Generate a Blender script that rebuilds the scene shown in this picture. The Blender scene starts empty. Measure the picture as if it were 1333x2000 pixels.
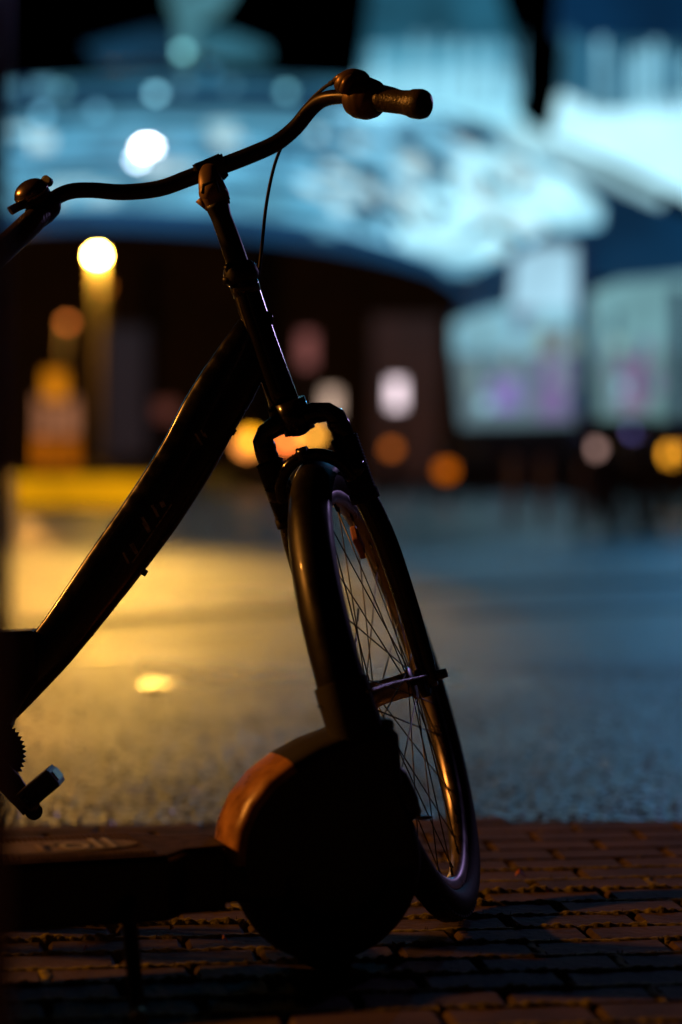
import bpy, math, random
from mathutils import Vector, Matrix
random.seed(7)
R = math.radians
sc = bpy.context.scene
col = sc.collection

# ------------------------------------------------------------------ camera, world, light
CAMZ = 0.715
PITCH = math.atan(120 / 4721.0)
FOC = 4721.0
cd = bpy.data.cameras.new('camera')
cam = bpy.data.objects.new('camera', cd)
col.objects.link(cam)
cam.location = (0, 0, CAMZ)
cam.rotation_euler = (math.pi / 2 - PITCH, 0, 0)
cd.sensor_fit = 'HORIZONTAL'
cd.sensor_width = 24.0
cd.lens = 85.0
cd.clip_start = 0.05
cd.clip_end = 1500
cd.dof.use_dof = True
cd.dof.focus_distance = 3.66
cd.dof.aperture_fstop = 1.55
cd.dof.aperture_blades = 9
cd.dof.aperture_rotation = R(10)
sc.camera = cam
w = bpy.data.worlds.new("World")
sc.world = w
w.use_nodes = True
nt = w.node_tree
bg = nt.nodes['Background']
sky = nt.nodes.new('ShaderNodeTexSky')
sky.sky_type = 'NISHITA'
sky.sun_disc = False
sky.sun_elevation = R(-6)
sky.sun_rotation = R(200)
nt.links.new(sky.outputs[0], bg.inputs[0])
bg.inputs[1].default_value = 0.05
sc.view_settings.view_transform = 'Standard'
sc.view_settings.look = 'None'
sc.view_settings.exposure = 0.0
sc.view_settings.gamma = 1.0
sc.render.engine = 'CYCLES'
sc.cycles.use_denoising = True
sc.cycles.max_bounces = 6
sc.cycles.sample_clamp_indirect = 6.0


def point_light(name, loc, color, energy, radius, parent=None):
    ld = bpy.data.lights.new(name, 'POINT')
    ld.color = color
    ld.energy = energy
    ld.shadow_soft_size = radius
    o = bpy.data.objects.new(name, ld)
    col.objects.link(o)
    o.location = loc
    if parent:
        o.parent = parent
    return o


# ------------------------------------------------------------------ helpers
def W(px, py, d):
    """world point seen at photo position (px, py) at horizontal distance d"""
    x = (px - 666.5) / FOC
    y = -(py - 1000.0) / FOC
    yy = math.cos(PITCH) + y * math.sin(PITCH)
    zz = -math.sin(PITCH) + y * math.cos(PITCH)
    t = d / yy
    return Vector((x * t, d, CAMZ + zz * t))


def lin(c):
    return tuple(((v / 255.0) / 12.92 if v / 255.0 <= 0.04045 else ((v / 255.0 + 0.055) / 1.055) ** 2.4) for v in c)


_m = {}


def mat(name, base, rough=0.5, metal=0.0, coat=0.0, noise=0.0, nscale=20.0, bump=0.0, bscale=60.0, spec=0.5, rvar=0.0):
    if name in _m:
        return _m[name]
    m = bpy.data.materials.new(name)
    m.use_nodes = True
    n = m.node_tree
    b = n.nodes['Principled BSDF']
    b.inputs['Base Color'].default_value = (*base, 1)
    b.inputs['Roughness'].default_value = rough
    b.inputs['Metallic'].default_value = metal
    b.inputs['Coat Weight'].default_value = coat
    b.inputs['Coat Roughness'].default_value = 0.08
    b.inputs['Specular IOR Level'].default_value = spec
    tc = n.nodes.new('ShaderNodeTexCoord')
    if noise > 0 or rvar > 0:
        nz = n.nodes.new('ShaderNodeTexNoise')
        nz.inputs['Scale'].default_value = nscale
        nz.inputs['Detail'].default_value = 6
        n.links.new(tc.outputs['Object'], nz.inputs['Vector'])
        if noise > 0:
            mr = n.nodes.new('ShaderNodeMapRange')
            mr.inputs[3].default_value = 1 - noise
            mr.inputs[4].default_value = 1 + noise
            mr.inputs[1].default_value = 0.3
            mr.inputs[2].default_value = 0.7
            n.links.new(nz.outputs[0], mr.inputs[0])
            mx = n.nodes.new('ShaderNodeVectorMath')
            mx.operation = 'SCALE'
            mx.inputs[0].default_value = base
            n.links.new(mr.outputs[0], mx.inputs['Scale'])
            n.links.new(mx.outputs[0], b.inputs['Base Color'])
        if rvar > 0:
            m2 = n.nodes.new('ShaderNodeMapRange')
            m2.inputs[1].default_value = 0.35
            m2.inputs[2].default_value = 0.65
            m2.inputs[3].default_value = max(0.02, rough - rvar)
            m2.inputs[4].default_value = min(1, rough + rvar)
            n.links.new(nz.outputs[0], m2.inputs[0])
            n.links.new(m2.outputs[0], b.inputs['Roughness'])
    if bump > 0:
        nb = n.nodes.new('ShaderNodeTexNoise')
        nb.inputs['Scale'].default_value = bscale
        nb.inputs['Detail'].default_value = 8
        n.links.new(tc.outputs['Object'], nb.inputs['Vector'])
        bp = n.nodes.new('ShaderNodeBump')
        bp.inputs['Strength'].default_value = 1.0
        bp.inputs['Distance'].default_value = bump
        n.links.new(nb.outputs[0], bp.inputs['Height'])
        n.links.new(bp.outputs[0], b.inputs['Normal'])
    _m[name] = m
    return m


def glow(name, rgb, strength=1.0, noise=0.0, nscale=0.5, sample=False):
    """lamp, lit glass, or a part whose light is painted as glow: rgb is the display colour of the light"""
    if name in _m:
        return _m[name]
    m = bpy.data.materials.new(name)
    m.use_nodes = True
    n = m.node_tree
    b = n.nodes['Principled BSDF']
    c = lin(rgb)
    b.inputs['Base Color'].default_value = (0.02, 0.02, 0.02, 1)
    b.inputs['Roughness'].default_value = 0.4
    b.inputs['Emission Color'].default_value = (*c, 1)
    b.inputs['Emission Strength'].default_value = strength
    if noise > 0:
        tc = n.nodes.new('ShaderNodeTexCoord')
        nz = n.nodes.new('ShaderNodeTexNoise')
        nz.inputs['Scale'].default_value = nscale
        nz.inputs['Detail'].default_value = 3
        n.links.new(tc.outputs['Object'], nz.inputs['Vector'])
        mr = n.nodes.new('ShaderNodeMapRange')
        mr.inputs[1].default_value = 0.35
        mr.inputs[2].default_value = 0.65
        mr.inputs[3].default_value = strength * (1 - noise)
        mr.inputs[4].default_value = strength * (1 + noise)
        n.links.new(nz.outputs[0], mr.inputs[0])
        n.links.new(mr.outputs[0], b.inputs['Emission Strength'])
    m.cycles.emission_sampling = 'AUTO' if sample else 'NONE'
    _m[name] = m
    return m


class MB:
    def __init__(s):
        s.v = []
        s.f = []
        s.sm = []

    def add(s, vs, fs, smooth=True):
        k = len(s.v)
        s.v += [tuple(p) for p in vs]
        for q in fs:
            s.f.append([i + k for i in q])
            s.sm.append(smooth)

    def tube(s, pts, rad, seg=20, flat=1.0, up=None, cap=True, sub=4, closed=False):
        """round tube through pts with a radius each; flat squeezes it along 'up'"""
        pts = [Vector(p) for p in pts]
        if not hasattr(rad, '__len__'):
            rad = [rad] * len(pts)
        if sub > 1 and len(pts) > 2:
            P = []
            Q = []
            n = len(pts)
            rng = n if closed else n - 1
            for i in range(rng):
                if closed:
                    p0, p1, p2, p3 = pts[i - 1], pts[i], pts[(i + 1) % n], pts[(i + 2) % n]
                    r1, r2 = rad[i], rad[(i + 1) % n]
                else:
                    p1, p2 = pts[i], pts[i + 1]
                    p0 = pts[i - 1] if i > 0 else p1 * 2 - p2
                    p3 = pts[i + 2] if i + 2 < n else p2 * 2 - p1
                    r1, r2 = rad[i], rad[i + 1]
                for k in range(sub):
                    t = k / sub
                    P.append(0.5 * ((2 * p1) + (p2 - p0) * t + (2 * p0 - 5 * p1 + 4 * p2 - p3) * t * t + (3 * p1 - p0 - 3 * p2 + p3) * t ** 3))
                    Q.append(r1 * (1 - t) + r2 * t)
            if not closed:
                P.append(pts[-1])
                Q.append(rad[-1])
            pts, rad = P, Q
        n = len(pts)
        up = Vector(up) if up else None
        vs = []
        prev = None
        for i, p in enumerate(pts):
            if closed:
                t = (pts[(i + 1) % n] - pts[i - 1]).normalized()
            else:
                t = (pts[min(i + 1, n - 1)] - pts[max(i - 1, 0)]).normalized()
            if up:
                b = (up - t * up.dot(t)).normalized()
            elif prev is None:
                h = Vector((0, 1, 0)) if abs(t.y) < 0.9 else Vector((1, 0, 0))
                b = (h - t * h.dot(t)).normalized()
            else:
                b = (prev - t * prev.dot(t)).normalized()
            prev = b
            c = t.cross(b)
            for k in range(seg):
                a = 2 * math.pi * k / seg
                vs.append(p + b * (math.cos(a) * rad[i] * flat) + c * (math.sin(a) * rad[i]))
        fs = []
        for i in range(n if closed else n - 1):
            for k in range(seg):
                j = (i + 1) % n
                fs.append([i * seg + k, i * seg + (k + 1) % seg, j * seg + (k + 1) % seg, j * seg + k])
        s.add(vs, fs)
        if cap and not closed:
            k = len(s.v) - len(vs)
            s.f.append([k + i for i in range(seg)][::-1])
            s.sm.append(False)
            s.f.append([k + (n - 1) * seg + i for i in range(seg)])
            s.sm.append(False)
        return s

    def ball(s, c, r, axes=None, nu=20, nv=12):
        c = Vector(c)
        if not hasattr(r, '__len__'):
            r = (r, r, r)
        ax = axes or (Vector((1, 0, 0)), Vector((0, 1, 0)), Vector((0, 0, 1)))
        vs = []
        for j in range(nv + 1):
            b = math.pi * j / nv
            for i in range(nu):
                a = 2 * math.pi * i / nu
                vs.append(c + ax[0] * (r[0] * math.sin(b) * math.cos(a)) + ax[1] * (r[1] * math.sin(b) * math.sin(a)) + ax[2] * (r[2] * math.cos(b)))
        fs = [[j * nu + i, j * nu + (i + 1) % nu, (j + 1) * nu + (i + 1) % nu, (j + 1) * nu + i] for j in range(nv) for i in range(nu)]
        s.add(vs, fs)
        return s

    def prism(s, poly, off, smooth=False):
        """polygon of 3-D points pushed by the vector off"""
        off = Vector(off)
        n = len(poly)
        vs = [Vector(p) for p in poly] + [Vector(p) + off for p in poly]
        fs = [list(range(n))[::-1], [n + i for i in range(n)]]
        fs += [[i, (i + 1) % n, n + (i + 1) % n, n + i] for i in range(n)]
        s.add(vs, fs, smooth)
        return s

    def box(s, c, half, axes=None):
        c = Vector(c)
        ax = axes or (Vector((1, 0, 0)), Vector((0, 1, 0)), Vector((0, 0, 1)))
        q = [c + ax[0] * (half[0] * a) + ax[1] * (half[1] * b) for a, b in ((-1, -1), (1, -1), (1, 1), (-1, 1))]
        q = [p - ax[2] * half[2] for p in q]
        return s.prism(q, ax[2] * (2 * half[2]))

    def rev(s, prof, c, axis, e1, seg=96, a0=0.0, a1=2 * math.pi, closedprof=True):
        """revolve a profile of (radius, along-axis) points about axis through c; angle 0 is e1"""
        axis = Vector(axis).normalized()
        e1 = Vector(e1).normalized()
        e2 = axis.cross(e1)
        full = abs(a1 - a0 - 2 * math.pi) < 1e-6
        n = len(prof)
        k = seg if full else seg + 1
        vs = []
        for i in range(k):
            a = a0 + (a1 - a0) * i / seg
            d = e1 * math.cos(a) + e2 * math.sin(a)
            for r, h in prof:
                vs.append(Vector(c) + d * r + axis * h)
        fs = []
        m = n if closedprof else n - 1
        for i in range(seg):
            j = (i + 1) % k
            for q in range(m):
                fs.append([i * n + q, j * n + q, j * n + (q + 1) % n, i * n + (q + 1) % n])
        s.add(vs, fs)
        return s

    def build(s, name, m, parent=None, bevel=0.0, loc=None):
        me = bpy.data.meshes.new(name)
        o = bpy.data.objects.new(name, me)
        col.objects.link(o)
        base = Vector((0, 0, 0))
        if parent is not None:
            base = parent.get('_b') and Vector(parent['_b']) or Vector((0, 0, 0))
        elif loc is not None:
            base = Vector(loc)
            o.location = base
        me.from_pydata([tuple(Vector(p) - base) for p in s.v], [], s.f)
        for p, q in zip(me.polygons, s.sm):
            p.use_smooth = q
        me.materials.append(m)
        me.update()
        import bmesh
        bm = bmesh.new()
        bm.from_mesh(me)
        bmesh.ops.recalc_face_normals(bm, faces=bm.faces)
        bm.to_mesh(me)
        bm.free()
        if parent is not None:
            o.parent = parent
            o['_b'] = tuple(base)
        if bevel > 0:
            md = o.modifiers.new('bevel', 'BEVEL')
            md.width = bevel
            md.segments = 2
            md.limit_method = 'ANGLE'
            md.angle_limit = R(40)
        return o


def tag(o, label=None, cat=None, group=None, kind=None):
    if label:
        o['label'] = label
    if cat:
        o['category'] = cat
    if group:
        o['group'] = group
    if kind:
        o['kind'] = kind
    return o


def thing(name, label, cat, loc=(0, 0, 0), group=None):
    o = bpy.data.objects.new(name, None)
    col.objects.link(o)
    o.location = loc
    o['_b'] = tuple(loc)
    o.empty_display_size = 0.2
    tag(o, label, cat, group)
    return o


def copy_tree(o, parent=None):
    c = o.copy()
    col.objects.link(c)
    if parent is not None:
        c.parent = parent
    for ch in list(o.children):
        copy_tree(ch, c)
    return c


X, Y, Z = Vector((1, 0, 0)), Vector((0, 1, 0)), Vector((0, 0, 1))

# ------------------------------------------------------------------ materials
paint = mat('black_gloss_paint', (0.012, 0.010, 0.012), 0.22, 0, 0.6, noise=0.3, nscale=40, rvar=0.1)
satin = mat('black_satin_metal', (0.014, 0.013, 0.014), 0.42, 0.0, 0.0, noise=0.3, rvar=0.12)
barm = mat('handlebar_black_anodised', (0.03, 0.022, 0.02), 0.33, 0.5, 0, noise=0.2, rvar=0.1)
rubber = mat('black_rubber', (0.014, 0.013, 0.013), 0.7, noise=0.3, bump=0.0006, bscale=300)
tyrem = mat('tyre_rubber', (0.013, 0.013, 0.014), 0.68, noise=0.4, nscale=60, bump=0.0008, bscale=200)
gripm = mat('grip_rubber', (0.06, 0.045, 0.035), 0.33, noise=0.2, bump=0.0012, bscale=260)
alu = mat('brushed_aluminium', (0.45, 0.42, 0.45), 0.25, 1.0, noise=0.15, rvar=0.08)
rimm = mat('dark_rim_aluminium', (0.5, 0.44, 0.47), 0.34, 1.0, noise=0.25, rvar=0.1)
steel = mat('spoke_steel', (0.10, 0.095, 0.10), 0.35, 1.0)
chrome = mat('chrome', (0.6, 0.58, 0.6), 0.12, 1.0)
plast = mat('black_plastic', (0.012, 0.012, 0.012), 0.45, noise=0.3, bump=0.0003, bscale=400)
fend = mat('fender_lit_orange', (0.44, 0.20, 0.05), 0.36, noise=0.35, nscale=30, rvar=0.12, bump=0.0004, bscale=150)  # warm lamplight on the black fender, put into the base colour
decal = mat('worn_white_decal', (0.5, 0.45, 0.4), 0.5, noise=0.6, nscale=120)
refl = mat('pink_clear_reflector', (0.75, 0.35, 0.32), 0.15, 0.0, 0.8, noise=0.3)

# ------------------------------------------------------------------ ground
def asphalt_mat():
    m = bpy.data.materials.new('wet_asphalt')
    m.use_nodes = True
    n = m.node_tree
    b = n.nodes['Principled BSDF']
    tc = n.nodes.new('ShaderNodeTexCoord')
    nz = n.nodes.new('ShaderNodeTexNoise')
    nz.inputs['Scale'].default_value = 0.7
    nz.inputs['Detail'].default_value = 4
    n.links.new(tc.outputs['Object'], nz.inputs['Vector'])
    mr = n.nodes.new('ShaderNodeMapRange')
    mr.inputs[1].default_value = 0.35
    mr.inputs[2].default_value = 0.65
    mr.inputs[3].default_value = 0.26
    mr.inputs[4].default_value = 0.42
    n.links.new(nz.outputs[0], mr.inputs[0])
    n.links.new(mr.outputs[0], b.inputs['Roughness'])
    n2 = n.nodes.new('ShaderNodeTexNoise')
    n2.inputs['Scale'].default_value = 45
    n2.inputs['Detail'].default_value = 6
    n.links.new(tc.outputs['Object'], n2.inputs['Vector'])
    cr = n.nodes.new('ShaderNodeValToRGB')
    cr.color_ramp.elements[0].color = (0.02, 0.021, 0.024, 1)
    cr.color_ramp.elements[1].color = (0.07, 0.075, 0.085, 1)
    n.links.new(n2.outputs[0], cr.inputs[0])
    n.links.new(cr.outputs[0], b.inputs['Base Color'])
    n3 = n.nodes.new('ShaderNodeTexVoronoi')
    n3.inputs['Scale'].default_value = 34
    n.links.new(tc.outputs['Object'], n3.inputs['Vector'])
    bp = n.nodes.new('ShaderNodeBump')
    bp.inputs['Distance'].default_value = 0.022
    bp.inputs['Strength'].default_value = 0.8
    n.links.new(n3.outputs['Distance'], bp.inputs['Height'])
    n4 = n.nodes.new('ShaderNodeTexNoise')
    n4.inputs['Scale'].default_value = 9
    n4.inputs['Detail'].default_value = 8
    n.links.new(tc.outputs['Object'], n4.inputs['Vector'])
    b2 = n.nodes.new('ShaderNodeBump')
    b2.inputs['Distance'].default_value = 0.003
    b2.inputs['Strength'].default_value = 0.6
    n.links.new(n4.outputs[0], b2.inputs['Height'])
    n.links.new(bp.outputs[0], b2.inputs['Normal'])
    n.links.new(b2.outputs[0], b.inputs['Normal'])
    b.inputs['Specular IOR Level'].default_value = 0.7
    return m


asph = asphalt_mat()
g = MB()
xs = [-400, -60, -20, -8, 0, 8, 20, 60, 400]
ys = [-30, 0, 4.7, 10, 25, 60, 150, 600]
g.add([(x, y, -0.030) for y in ys for x in xs],
      [[j * 9 + i, j * 9 + i + 1, (j + 1) * 9 + i + 1, (j + 1) * 9 + i] for j in range(len(ys) - 1) for i in range(8)], False)
tag(g.build('road', asph), kind='structure')

seam = mat('tar_seam', (0.012, 0.012, 0.013), 0.65, noise=0.3)
railm = mat('worn_rail_steel', (0.25, 0.23, 0.2), 0.22, 1.0, noise=0.2)


def ground_strip(name, pts, wd, m, z):
    b = MB()
    vs = []
    for (x, y) in pts:
        vs += [(x, y - wd / 2, z), (x, y + wd / 2, z)]
    b.add(vs, [[2 * i, 2 * i + 2, 2 * i + 3, 2 * i + 1] for i in range(len(pts) - 1)], False)
    tag(b.build(name, m), kind='structure')


def gp(px, py, z=-0.026):
    d = (CAMZ - z) * FOC / (py - 880.0)
    p = W(px, py, d)
    return (p.x, p.y)


ground_strip('road_seam', [gp(x, y) for x, y in ((-300, 1222), (200, 1215), (560, 1192), (800, 1160), (1000, 1143), (1400, 1132), (1900, 1128))], 0.55, seam, -0.026)
ground_strip('road_seam', [gp(x, y) for x, y in ((880, 1206), (1000, 1198), (1200, 1190), (1400, 1184), (1900, 1175))], 0.16, seam, -0.026)
ground_strip('tram_rail', [gp(x, y) for x, y in ((-300, 1262), (200, 1252), (400, 1240), (520, 1228))], 0.09, railm, -0.022)
ground_strip('tram_rail', [gp(x, y) for x, y in ((-300, 1300), (150, 1290), (350, 1282))], 0.08, railm, -0.022)

# pavement of small blocks with mossy joints, near the camera
paver = mat('concrete_paver', (0.072, 0.044, 0.030), 0.85, noise=0.6, nscale=7, bump=0.003, bscale=70)
soil = mat('joint_soil', (0.03, 0.025, 0.018), 0.95, noise=0.4, nscale=40, bump=0.004, bscale=120)
moss = mat('moss', (0.22, 0.19, 0.035), 0.9, noise=0.6, nscale=60, bump=0.003, bscale=250)
EDGE = 4.72
b = MB()
b.add([(-4, 0.3, -0.010), (4, 0.3, -0.010), (4, EDGE + .16, -0.012), (0, EDGE - .02, -0.012), (-4, EDGE - .20, -0.012)], [[0, 1, 2, 3, 4]], False)
tag(b.build('pavement_bed', soil), kind='structure')
ang = R(7)
ca, sa = math.cos(ang), math.sin(ang)
b = MB()
mo = MB()
BW, BH = 0.20, 0.10
rnd = random.Random(3)
for j in range(-12, 52):
    for i in range(-14, 15):
        u = i * BW + (BW / 2 if j % 2 else 0)
        v = j * BH + 0.4
        cx, cy = u * ca - v * sa, u * sa + v * ca
        if cy < 1.9 or cy > EDGE - 0.08 + .045 * cx + .02 * math.sin(cx * 9) or abs(cx) > 2.4:
            continue
        hw, hh = BW / 2 - 0.003 - rnd.random() * .002, BH / 2 - 0.003 - rnd.random() * .002
        k_ = .4 if cy > 4.0 else 1
        z = -0.0020 + .0010 * math.sin(cx * 5 + 1) * math.sin(cy * 6) + k_ * rnd.uniform(-0.001, 0.001)
        tx, ty = k_ * rnd.uniform(-0.006, 0.006), k_ * rnd.uniform(-0.008, 0.008)
        r = rnd.uniform(-.018, .018)
        c2, s2 = math.cos(ang + r), math.sin(ang + r)
        vs = []
        for (ww, dz) in ((1.0, -0.02), (1.0, -0.006), (None, 0.0)):
            for a, bb in ((-1, -1), (1, -1), (1, 1), (-1, 1)):
                lu = a * (hw if ww else hw - 0.006)
                lv = bb * (hh if ww else hh - 0.006)
                vs.append((cx + lu * c2 - lv * s2, cy + lu * s2 + lv * c2, z + dz + (lu * tx + lv * ty)))
        fs = [[8, 9, 10, 11]]
        for k in (0, 4):
            for q in range(4):
                fs.append([k + q, k + (q + 1) % 4, k + 4 + (q + 1) % 4, k + 4 + q])
        b.add(vs, fs, False)
tag(b.build('pavement', paver), kind='structure')


def moss_run(u0, v0, u1, v1, hk=1.0):
    L = math.hypot(u1 - u0, v1 - v0)
    n = max(2, int(L / 0.006))
    ph = rnd.random() * 50
    vs = []
    for k in range(n + 1):
        t = k / n
        u, v = u0 + (u1 - u0) * t, v0 + (v1 - v0) * t
        s = 0.5 + 0.5 * math.sin(ph + 23 * t * L / .2) * math.sin(ph * 2 + 41 * t * L / .2)
        wd = 0.006 + 0.007 * s + rnd.random() * 0.003
        h = (0.0005 + 0.0070 * s + rnd.random() * 0.0015) * hk
        du, dv = -(v1 - v0) / L, (u1 - u0) / L
        off = rnd.uniform(-.0008, .0008) + .003 * math.sin(ph + 9 * t)
        for q, hz in ((-1, -0.014), (-0.55, h * .75), (0.05, h), (0.6, h * .7), (1, -0.014)):
            uu, vv = u + du * (wd * q + off), v + dv * (wd * q + off)
            vs.append((uu * ca - vv * sa, uu * sa + vv * ca, hz - .002))
    fs = [[k * 5 + q, k * 5 + q + 1, (k + 1) * 5 + q + 1, (k + 1) * 5 + q] for k in range(n) for q in range(4)]
    mo.add(vs, fs, True)


for j in range(-6, 52):
    v = j * BH + 0.4 - BH / 2
    for i in range(-14, 15):
        u = i * BW
        cx, cy = u * ca - v * sa, u * sa + v * ca
        if cy < 2.4 or cy > 4.2 or abs(cx) > 1.5:
            continue
        if rnd.random() < 0.93:
            moss_run(u - BW / 2, v, u + BW / 2, v, rnd.choice((.4, .7, 1.0, 1.3)) * (.5 if cy > 3.95 else 1))
        if rnd.random() < 0.3:
            uo = u + (0 if j % 2 else BW / 2)
            moss_run(uo, v, uo, v + BH, .3)
# small blades sticking out of the joints
for k in range(2600):
    j = rnd.randint(16, 42)
    u = rnd.uniform(-1.3, 1.3)
    v = j * BH + 0.4 - BH / 2 + rnd.gauss(0, .004)
    x, y = u * ca - v * sa, u * sa + v * ca
    a = rnd.random() * 6.28
    h = rnd.uniform(.002, .008)
    dx, dy = math.cos(a) * .0012, math.sin(a) * .0012
    mo.add([(x - dx, y - dy, -.004), (x + dx, y + dy, -.004), (x + dy * 3 * rnd.uniform(-1, 1), y - dx * 3, h)], [[0, 1, 2]], True)
tag(mo.build('moss', moss), 'olive green moss growing in the joints of the paving', 'moss', kind='stuff')
# small metal disc added and tilted to make a bright glint on the road
gc = W(305, 1340, (CAMZ + .02) * FOC / 460.0)
ax_n = Vector((.004, -.098, 1)).normalized()
ax_x = Vector((1, .05, 0)).normalized()
ax_y = ax_n.cross(ax_x)
b = MB()
b.tube([gc - ax_n * .006, gc + ax_n * .006], .046, seg=32)
b.tube([gc + ax_n * .006, gc + ax_n * .008], .036, seg=32)
b.tube([gc + ax_n * .008, gc + ax_n * .0095], .016, seg=20)
tag(b.build('glint_disc', mat('glint_metal', (.4, .38, .35), .30, 1.0, noise=.3, rvar=.1), loc=gc), 'small tilted metal disc added to glint in the golden pool of light on the road', 'glint disc')

# coarse wet grit standing out of the road surface near the paving
b = MB()
for k in range(9000):
    y = EDGE - .05 + (rnd.random() ** 1.6) * 3.6
    x = rnd.uniform(-.26, .26) * y
    if y < EDGE + .04 * x + .02:
        continue
    r = rnd.uniform(.003, .009)
    a = rnd.random() * 6.28
    c_ = [(x + math.cos(a + t) * r * rnd.uniform(.6, 1.2), y + math.sin(a + t) * r * rnd.uniform(.6, 1.2), -.031) for t in (0, 1.57, 3.14, 4.71)]
    b.add(c_ + [(x, y, -.030 + r * rnd.uniform(.3, .8))], [[0, 1, 4], [1, 2, 4], [2, 3, 4], [3, 0, 4]], False)
tag(b.build('road_grit', mat('wet_grit', (.06, .06, .07), .22, noise=.5, nscale=30)), 'coarse wet grit glittering in the road beside the paving', 'grit', kind='stuff')

# dry leaves lying on the paving
leafm = mat('dry_orange_leaf', (0.55, 0.16, 0.05), 0.6, noise=0.4, nscale=50)
LV = [((1018, 1722), 24, 0.1, 'largest orange leaf on the paving right of the bicycle tyre'),
      ((1070, 1753), 16, 1.3, 'curled red leaf between the tyre shadow lines on the paving'),
      ((440, 1850), 14, 0.6, 'pale thin leaf on the paving below the scooter deck'),
      ((335, 1828), 13, 2.2, 'small bright leaf tip close under the front of the scooter deck'),
      ((168, 1868), 12, 2.9, 'reddish leaf scrap on the paving at the left below the deck')]
for (p, ln, a, lab) in LV:
    d = CAMZ * FOC / (p[1] - 880.0)
    c = W(p[0], p[1], d)
    c.z = 0.008
    L = ln / (FOC / d)
    b = MB()
    e1 = Vector((math.cos(a), math.sin(a), .15)).normalized()
    e2 = Vector((-math.sin(a), math.cos(a), .5)).normalized()
    top = []
    for k in range(9):
        t = k / 8
        hw = L * 0.28 * math.sin(math.pi * t ** .8)
        q = c + e1 * (L * (t - .5)) + Z * (.004 * math.sin(t * 5))
        top += [q - e2 * hw + Z * abs(hw) * .6, q, q + e2 * hw + Z * abs(hw) * .6]
    b.add(top, [[3 * k + q, 3 * k + q + 1, 3 * k + 4 + q, 3 * k + 3 + q] for k in range(8) for q in range(2)])
    o = b.build('fallen_leaf', leafm, loc=c)
    md = o.modifiers.new('t', 'SOLIDIFY')
    md.thickness = 0.0006
    tag(o, lab, 'leaf', 'fallen leaves on the paving')

# ------------------------------------------------------------------ bicycle
D0 = 3.67
PM = FOC / D0          # pixels per metre at the bicycle
LEAN = R(19.4)
DEL = R(10.3)
TIP = R(-6.0)
s0_ = Vector((-math.sin(LEAN), 0, math.cos(LEAN)))
e_ = Vector((math.cos(LEAN), 0, math.sin(LEAN)))
s_ = s0_ * math.cos(TIP) + Y * math.sin(TIP)
y_ = Y * math.cos(TIP) - s0_ * math.sin(TIP)
f_ = e_ * math.sin(DEL) + y_ * math.cos(DEL)
a_ = e_ * math.cos(DEL) - y_ * math.sin(DEL)
HUB = W(765, 1347, D0 + .02)


def S(u, v, w=0.0):
    return HUB + a_ * u + s_ * v + f_ * w


def P(px, py, d=D0):
    return W(px, py, d)


def ptube(mb, pts, **k):
    """tube through (px, py, distance, radius in photo pixels at the bicycle)"""
    mb.tube([P(p[0], p[1], p[2]) for p in pts], [p[3] / PM for p in pts], **k)
    return mb


bike = thing('bicycle', 'black step-through bicycle with front suspension fork, standing with its front wheel turned behind the scooter', 'bicycle', (HUB.x, HUB.y, 0))
fr = MB()
ptube(fr, [(516, 605, D0, 18), (501, 640, D0, 38), (480, 690, D0, 51), (445, 752, D0, 57), (409, 812, D0, 58), (365, 895, D0, 57), (297, 1001, D0, 57), (218, 1110, D0, 54), (123, 1239, D0, 47), (60, 1312, D0, 45), (-20, 1398, D0, 42)], seg=32, flat=0.42, up=Y)
frame = fr.build('frame', paint, bike)
ft = MB()
ptube(ft, [(474, 545, D0, 27), (510, 655, D0, 28), (560, 800, D0, 30)], seg=32)
ft.tube([P(474, 545), P(484, 575)], [29 / PM, 27.5 / PM], seg=32)
ft.build('head_tube', mat('head_tube_gloss', (.012, .010, .012), .09, 0, 1.0), bike)
b = MB()
ptube(b, [(464, 515, D0, 26), (467, 524, D0, 33), (473, 541, D0, 35), (476, 551, D0, 30)], seg=28, sub=2)
ptube(b, [(452, 522, D0 - .012, 12), (440, 528, D0 - .012, 8)], seg=12)
ptube(b, [(456, 548, D0 - .012, 9), (436, 547, D0 - .012, 7)], seg=12)
b.build('headset', satin, bike)
b = MB()
ptube(b, [(556, 790, D0, 34), (561, 806, D0, 35)], seg=28)
b.build('headset', satin, bike)
# seat tube, stays (out of frame to the left but part of the machine)
b = MB()
ptube(b, [(-25, 1470, D0, 20), (-95, 1180, D0, 18), (-150, 980, D0, 17)], seg=20)
for sx in (-1, 1):
    b.tube([P(-25, 1475) + Y * .02 * sx, P(-300, 1430) + Y * .06 * sx, P(-610, 1400) + Y * .065 * sx], .010, seg=12)
    b.tube([P(-120, 1090) + Y * .012 * sx, P(-350, 1240) + Y * .05 * sx, P(-610, 1400) + Y * .065 * sx], .008, seg=12)
b.build('rear_frame', paint, bike)
b = MB()
poly = [(-100, 1240), (66, 1232), (72, 1330), (26, 1402), (0, 1470), (-60, 1500), (-110, 1440)]
b.prism([P(x, y, D0 - .03) for x, y in poly], (0, .06, 0))
b.build('motor_housing', plast, bike, bevel=0.006)
b = MB()
ptube(b, [(-150, 980, D0, 13), (-185, 860, D0, 13)], seg=20)
b.build('seat_post', alu, bike)
b = MB()
ptube(b, [(-90, 842, D0, 22), (-140, 838, D0, 40), (-200, 832, D0, 70), (-270, 820, D0, 95), (-310, 822, D0, 60)], seg=24, flat=0.9, up=Y)
sad = b.build('saddle', plast, bike)
b = MB()
for (x0, y0, x1, y1) in ((446, 836, 460, 846), (272, 1112, 287, 1121), (58, 1354, 70, 1362)):
    b = MB()
    ptube(b, [(x0 - 8, y0 - 5, D0, 7), (x0, y0, D0, 8), (x1, y1, D0, 6.5)], seg=10, sub=1)
    b.build('cable_guide', rubber, bike)
b = MB()
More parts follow.
